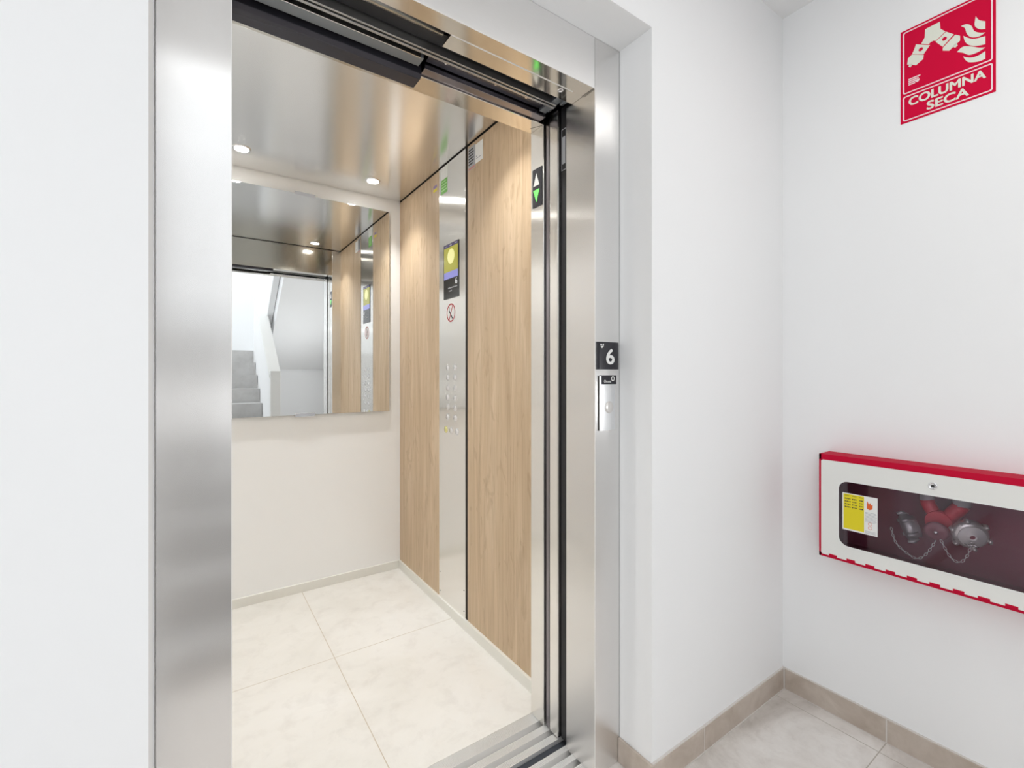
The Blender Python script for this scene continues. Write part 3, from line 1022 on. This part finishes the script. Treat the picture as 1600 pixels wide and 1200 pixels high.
pc = MB()
flat(pc, '-X', s0, yz([(0.428, 2.187), (0.395, 2.189), (0.394, 2.168), (0.383, 2.153), (0.4045, 2.1385), (0.409, 2.142), (0.416, 2.1415), (0.4195, 2.1375), (0.437, 2.149), (0.429, 2.163)]), 0, 0.0004)
flat(pc, '-X', s0, yz([(0.449, 2.1545), (0.4535, 2.141), (0.458, 2.131), (0.432, 2.1145), (0.417, 2.1335)]), 0, 0.0004)
flat(pc, '-X', s0, yz([(0.4585, 2.1295), (0.431, 2.1125), (0.4325, 2.101), (0.449, 2.0915), (0.470, 2.105), (0.468, 2.122)]), 0, 0.0004)
flat(pc, '-X', s0, yz([(0.465, 2.1025), (0.457, 2.0985), (0.4625, 2.0925), (0.467, 2.097)]), 0, 0.0004)
flat(pc, '-X', s0, yz([(0.3815, 2.1515), (0.365, 2.134), (0.389, 2.112), (0.4045, 2.136)]), 0, 0.0004)
flat(pc, '-X', s0, yz([(0.362, 2.131), (0.352, 2.122), (0.352, 2.108), (0.375, 2.0925), (0.389, 2.101), (0.3885, 2.109)]), 0, 0.0004)
flat(pc, '-X', s0, yz([(0.360, 2.1045), (0.3565, 2.0975), (0.362, 2.0935), (0.367, 2.099)]), 0, 0.0004)
obj('outlet_pictogram', pc, 'signpale', sg)
for q in (0.438, 0.385):
    obj('outlet_dot', flat(MB(), '-X', s0, circ(-q, 2.1330, 0.0052, 24), 0.0004, 0.0002), 'signred', sg)


def spline(pts, n=6):
    """closed Catmull-Rom through pts; a third value 1 marks a sharp corner"""
    P_ = []
    m_ = len(pts)
    for i in range(m_):
        p0, p1, p2, p3 = pts[i - 1], pts[i], pts[(i + 1) % m_], pts[(i + 2) % m_]
        if len(p1) > 2:
            p0 = p1
        if len(p2) > 2:
            p3 = p2
        for k in range(n):
            t_ = k / n
            P_.append(tuple(0.5 * ((2 * p1[d]) + (-p0[d] + p2[d]) * t_ + (2 * p0[d] - 5 * p1[d] + 4 * p2[d] - p3[d]) * t_ ** 2 + (-p0[d] + 3 * p1[d] - 3 * p2[d] + p3[d]) * t_ ** 3) for d in (0, 1)))
    return P_


fl = MB()
for q in (
    [(0.320, 2.157, 1), (0.313, 2.142), (0.301, 2.131, 1), (0.301, 2.110, 1), (0.312, 2.116), (0.322, 2.132)],
    [(0.350, 2.148, 1), (0.339, 2.1465), (0.329, 2.136), (0.323, 2.118), (0.313, 2.107), (0.301, 2.100, 1), (0.314, 2.097), (0.329, 2.104), (0.338, 2.119), (0.342, 2.137)],
    [(0.345, 2.1175, 1), (0.335, 2.1055), (0.322, 2.0955), (0.301, 2.090, 1), (0.301, 2.068, 1), (0.318, 2.073), (0.333, 2.084), (0.342, 2.100)],
    [(0.3585, 2.079, 1), (0.346, 2.087), (0.329, 2.078), (0.314, 2.066), (0.301, 2.059, 1), (0.316, 2.0545), (0.333, 2.0565), (0.346, 2.070)],
    [(0.3455, 2.059, 1), (0.331, 2.0475), (0.316, 2.0445), (0.301, 2.049, 1), (0.301, 2.028, 1), (0.314, 2.0275), (0.333, 2.036), (0.341, 2.047)],
):
    flat(fl, '-X', s0, yz([p for p in spline([(a_[0], a_[1]) + tuple(a_[2:]) for a_ in q])]), 0, 0.0004)
obj('flame_pictogram', fl, 'signpale', sg)
obj('lettering_columna', text_mb('COLUMNA', '-X', s0, -0.4655, -0.3005, 1.976, 2.000, 0, 0.0004, bold=0.0011), 'signpale', sg)
obj('lettering_seca', text_mb('SECA', '-X', s0, -0.4235, -0.3345, 1.9445, 1.9685, 0, 0.0004, bold=0.0011), 'signpale', sg)
mk = MB()
for r_, (a_, b_) in enumerate(((0, 0.028), (0, 0.024), (0, 0.026), (0, 0.016))):
    flat(mk, '-X', s0, rect(-0.467 + a_, -0.467 + b_, 2.0555 - r_ * 0.0055, 2.0590 - r_ * 0.0055), 0, 0.0003)
flat(mk, '-X', s0, circ(-0.446, 2.044, 0.0045, 16), 0.0003, 0.0003)
obj('fine_print', mk, 'signpink', sg)

# ================================================================== DRY RISER CABINET
FXc = XW - 0.080                           # front plane
Y0c, Y1c, Z0c, Z1c = -0.012, 0.680, 0.556, 0.894
cb = thing('riser_cabinet', (XW, 0.33, Z0c), 'white fronted red cabinet with clear window on the wall beneath the red sign', 'fire cabinet')
b = MB()
tk = 0.004
IX = XW + 0.085                            # back of the box in its recess
b.box(FXc + 0.002, XW - 0.0005, Y0c, Y1c, Z1c - tk, Z1c)
b.box(FXc + 0.002, XW - 0.0005, Y0c, Y1c, Z0c, Z0c + tk)
b.box(FXc + 0.002, XW - 0.0005, Y1c - tk, Y1c, Z0c + tk, Z1c - tk)
b.box(FXc + 0.002, XW - 0.0005, Y0c, Y0c + tk, Z0c + tk, Z1c - tk)
# red front flange seen around the white door
b.box(FXc, FXc + 0.002, Y0c, Y1c, Z1c - 0.0185, Z1c)
b.box(FXc, FXc + 0.002, Y0c, Y1c, Z0c, Z0c + 0.012)
b.box(FXc, FXc + 0.002, Y1c - 0.006, Y1c, Z0c, Z1c)
b.box(FXc, FXc + 0.002, Y0c, Y0c + 0.006, Z0c, Z1c)
obj('body', b, 'red', cb)
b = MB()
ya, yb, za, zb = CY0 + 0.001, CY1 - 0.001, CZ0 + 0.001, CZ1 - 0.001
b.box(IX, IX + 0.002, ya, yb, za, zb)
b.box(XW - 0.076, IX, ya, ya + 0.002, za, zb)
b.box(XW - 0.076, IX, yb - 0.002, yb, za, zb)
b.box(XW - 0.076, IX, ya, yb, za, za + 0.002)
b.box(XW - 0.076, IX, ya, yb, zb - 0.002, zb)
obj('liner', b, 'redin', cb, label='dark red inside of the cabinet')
# white door with rounded window opening and slots along its bottom edge
D0, D1, E0, E1 = -(Y1c - 0.007), -(Y0c + 0.007), Z0c + 0.008, Z1c - 0.0185
WU0, WU1, WW0, WW1 = -0.622, -0.055, 0.609, 0.815
inner = rrect(WU0, WU1, WW0, WW1, 0.026, 8)
# outer loop matched point by point to the inner one
cu_, cw_ = (WU0 + WU1) / 2, (WW0 + WW1) / 2
outer = []
for k, (cx_, cy_) in enumerate(((D1, E0), (D1, E1), (D0, E1), (D0, E0))):
    for i in range(9):
        r0 = 0.006
        t_ = math.radians([-90, 0, 90, 180][k] + 90 * i / 8)
        sx_ = cx_ - r0 if cx_ == D1 else cx_ + r0
        sy_ = cy_ - r0 if cy_ == E1 else cy_ + r0
        outer.append((sx_ + r0 * math.cos(t_), sy_ + r0 * math.sin(t_)))
dm = MB()
ringpoly(dm, '-X', FXc, outer, inner, 0.0005, 0.0022)
dr = obj('door', dm, 'cabwhite', cb, label='white door with rounded window')
rm = MB()
ringpoly(rm, '-X', FXc, rrect(WU0 - 0.004, WU1 + 0.004, WW0 - 0.004, WW1 + 0.004, 0.029, 8), inner, 0.0027, 0.0012)
obj('window_rim', rm, 'white', dr, bevel=0.0004)
obj('window_pane', flat(MB(), '-X', FXc, rrect(WU0 - 0.003, WU1 + 0.003, WW0 - 0.003, WW1 + 0.003, 0.028, 8), -0.002, 0.0022), 'pane', dr)
ys_ = [0.6385, 0.589, 0.539, 0.488, 0.438, 0.388, 0.339, 0.290, 0.240, 0.190, 0.140, 0.090, 0.040]
for q in ys_:
    obj('bottom_slot', flat(MB(), '-X', FXc, rect(-q - 0.0115, -q + 0.0115, E0 - 0.0012, E0 + 0.0062), 0.0015, 0.0016), 'red', dr, label='red slot in the lower edge')
obj('lock', MB().lathe((FXc - 0.0027, 0.392, 0.843), (-1, 0, 0), [(0.0105, 0), (0.0105, 0.0012), (0.008, 0.002), (0.0075, 0.0008), (0.005, 0.0008)], 28), 'chrome', dr)
obj('lock_square', MB().box(FXc - 0.0052, FXc - 0.002, 0.3887, 0.3953, 0.8397, 0.8463), 'ink', dr)
# instruction label on the pane
lx = FXc - 0.0002
lab = obj('instruction_sticker', flat(MB(), '-X', lx, rect(-0.6125, -0.5200, 0.661, 0.779), 0, 0.0005), 'white', dr, label='yellow and white instruction sticker')


def part3(name, mb, mat):
    # the sticker already sits two levels down, so its print is merged beside it under the door
    return obj(name, mb, mat, dr)


part3('sticker_yellow_field', flat(MB(), '-X', lx, rect(-0.6095, -0.5545, 0.666, 0.7765), 0.0005, 0.0003), 'yellow')
mk = MB()
random.seed(5)
for r_ in range(4):
    for a_, b_ in ((-0.606, -0.590), (-0.586, -0.573), (-0.566, -0.557)):
        u = a_
        while u < b_:
            wd = random.uniform(0.0015, 0.004)
            flat(mk, '-X', lx, rect(u, min(u + wd, b_), 0.760 - r_ * 0.0088, 0.7635 - r_ * 0.0088), 0.0008, 0.0002)
            u += wd + 0.0016
for a_ in (-0.606, -0.586, -0.568):
    flat(mk, '-X', lx, rect(a_, a_ + 0.012, 0.7708, 0.7720), 0.0008, 0.0002)
part3('sticker_black_print', mk, 'ink')
mk = MB()
for r_ in range(9):
    flat(mk, '-X', lx, rect(-0.5515, -0.5245 + 0.002 * (r_ % 2), 0.7290 - r_ * 0.0036, 0.7300 - r_ * 0.0036), 0.0005, 0.0002)
for r_ in range(3):
    flat(mk, '-X', lx, rect(-0.5515, -0.5245, 0.6650 + r_ * 0.0032, 0.6660 + r_ * 0.0032), 0.0005, 0.0002)
part3('sticker_fine_print', mk, 'greyink')
mk = MB()
flat(mk, '-X', lx, [(-0.5475, 0.742), (-0.5405, 0.7385), (-0.5330, 0.742), (-0.5325, 0.757), (-0.5365, 0.7535), (-0.5385, 0.761), (-0.5420, 0.7545), (-0.5460, 0.7650), (-0.5470, 0.753)], 0.0005, 0.0003)
for cw in (0.6950, 0.6830):
    ringpoly(mk, '-X', lx, circ(-0.5390, cw, 0.0052, 20), circ(-0.5390, cw, 0.0043, 20), 0.0005, 0.0003)
part3('sticker_symbols', mk, 'orange')

# valve assembly inside
vx = XW - 0.025
V = MB()
for yy, rr_ in ((0.4255, 0.0165), (0.3500, 0.0195)):
    obj('riser_pipe', MB().cyl((vx + 0.03, yy, 0.782), (vx + 0.03, yy, 0.865), rr_), 'pipegrey', cb, label='grey riser pipe')

V = MB()
V.tube([(vx + 0.03, 0.4255, 0.784), (vx + 0.03, 0.422, 0.770), (vx + 0.028, 0.408, 0.745), (vx + 0.025, 0.398, 0.715), (vx + 0.025, 0.395, 0.69)], 0.0175, 16)
V.tube([(vx + 0.03, 0.350, 0.784), (vx + 0.03, 0.358, 0.770), (vx + 0.028, 0.375, 0.745), (vx + 0.025, 0.388, 0.715), (vx + 0.025, 0.395, 0.69)], 0.0195, 16)
V.lathe((vx + 0.025, 0.395, 0.728), (-1, 0, 0), [(0.03, -0.01), (0.034, 0), (0.030, 0.02)], 32)
obj('twin_outlet_body', V, 'redpipe', cb, label='red twin outlet body')
V = MB().lathe((vx - 0.010, 0.395, 0.707), (-0.97, -0.12, -0.15), [(0.024, 0), (0.0275, 0.003), (0.0275, 0.006), (0.02, 0.009), (0.006, 0.010), (0.0055, 0.013), (0.003, 0.014)], 36)
obj('drain_disc', V, 'redknob', cb, label='dull red round plate')
V = MB().lathe((vx - 0.0235, 0.3935, 0.7052), (-1, 0, 0), [(0.0045, 0), (0.0042, 0.002), (0.0018, 0.0022)], 16)
obj('plate_ring', V, 'chrome', cb)


def cap(center, axis, name, mat, face_r, lug_mat):
    V = MB()
    ax = Vector(axis).normalized()
    c = Vector(center)
    V.lathe(c, ax, [(0.030, -0.03), (0.032, -0.022), (0.038, -0.016), (0.038, 0.0), (0.034, 0.004), (face_r, 0.006)], 36)
    u = ax.orthogonal().normalized()
    w_ = ax.cross(u)
    for i in range(6):
        a = i * math.pi / 3 + 0.4
        d = u * math.cos(a) + w_ * math.sin(a)
        V.tube([c + d * 0.034 - ax * 0.020, c + d * 0.0425 - ax * 0.006, c + d * 0.040 + ax * 0.006], 0.005, 8)
    return obj(name, V, lug_mat, cb)


cL = (vx - 0.012, 0.466, 0.698)
cap(cL, (-0.45, 0.85, -0.28), 'outlet_cap', 'castgrey', 0.022, 'castgrey')['label'] = 'dull grey outlet cap'
cR = (vx - 0.018, 0.322, 0.716)
cap(cR, (-0.80, -0.42, -0.20), 'outlet_cap', 'brass', 0.028, 'brass')['label'] = 'shiny outlet cap with white face'
ax = Vector((-0.80, -0.42, -0.20)).normalized()
V = MB().lathe(Vector(cR) + ax * 0.0065, ax, [(0.029, 0), (0.029, 0.003), (0.010, 0.004), (0.0095, 0.007), (0.0065, 0.0075), (0.006, 0.004), (0.0002, 0.004)], 36)
obj('cap_face', V, 'white', cb, label='white round cap face')
V = MB().lathe(Vector(cR) + ax * 0.0108, ax, [(0.006, 0), (0.0055, 0.0008)], 20)
obj('cap_centre', V, 'redknob', cb)


def chain(pts, n, name):
    P_ = [Vector(p) for p in pts]
    # polyline length parametrisation
    d = [0]
    for i in range(1, len(P_)):
        d.append(d[-1] + (P_[i] - P_[i - 1]).length)
    def at(s):
        for i in range(1, len(P_)):
            if s <= d[i] or i == len(P_) - 1:
                return P_[i - 1].lerp(P_[i], (s - d[i - 1]) / (d[i] - d[i - 1]))
    V = MB()
    L = d[-1] / n
    for k in range(n):
        a = at(k * L); b2 = at((k + 1) * L)
        t_ = (b2 - a).normalized()
        s_ = Vector((1, 0, 0)) if k % 2 else t_.cross(Vector((1, 0, 0))).normalized()
        s_ = (s_ - t_ * s_.dot(t_)).normalized()
        c = (a + b2) / 2
        h_ = (b2 - a).length * 0.62
        r_ = 0.0026
        loop = []
        for i in range(14):
            an = 2 * math.pi * i / 14
            loop.append(c + t_ * (h_ * math.cos(an)) + s_ * (r_ * math.sin(an)))
        V.tube(loop, 0.0008, 6, closed=True)
    return obj(name, V, 'chainmetal', cb, label='thin metal chain')


def curve_pts(ctrl, n=24):
    out = []
    m_ = len(ctrl)
    for i in range(m_ - 1):
        p0 = ctrl[max(i - 1, 0)]; p1 = ctrl[i]; p2 = ctrl[i + 1]; p3 = ctrl[min(i + 2, m_ - 1)]
        for k in range(n // (m_ - 1)):
            t_ = k / (n // (m_ - 1))
            out.append(tuple(0.5 * ((2 * p1[d]) + (-p0[d] + p2[d]) * t_ + (2 * p0[d] - 5 * p1[d] + 4 * p2[d] - p3[d]) * t_ ** 2 + (-p0[d] + 3 * p1[d] - 3 * p2[d] + p3[d]) * t_ ** 3) for d in range(3)))
    out.append(tuple(ctrl[-1]))
    return out


cx = XW - 0.052
chain(curve_pts([(cx, 0.495, 0.692), (cx, 0.484, 0.650), (cx, 0.457, 0.626), (cx, 0.432, 0.618), (cx, 0.411, 0.642), (cx, 0.393, 0.682)]), 20, 'chain')
chain(curve_pts([(cx, 0.382, 0.688), (cx, 0.368, 0.656), (cx, 0.356, 0.640), (cx, 0.341, 0.638), (cx, 0.327, 0.662), (cx, 0.318, 0.700)]), 15, 'chain')
V = MB()
V.tube([(cx - 0.004, 0.333, 0.694), (cx - 0.006, 0.325, 0.691), (cx - 0.004, 0.314, 0.694), (cx - 0.004, 0.303, 0.691)], 0.0013, 8)
V.tube([(cx - 0.004, 0.326, 0.690), (cx - 0.006, 0.319, 0.702), (cx - 0.006, 0.313, 0.700), (cx - 0.004, 0.317, 0.690)], 0.0010, 8)
obj('chain_clip', V, 'chrome', cb)
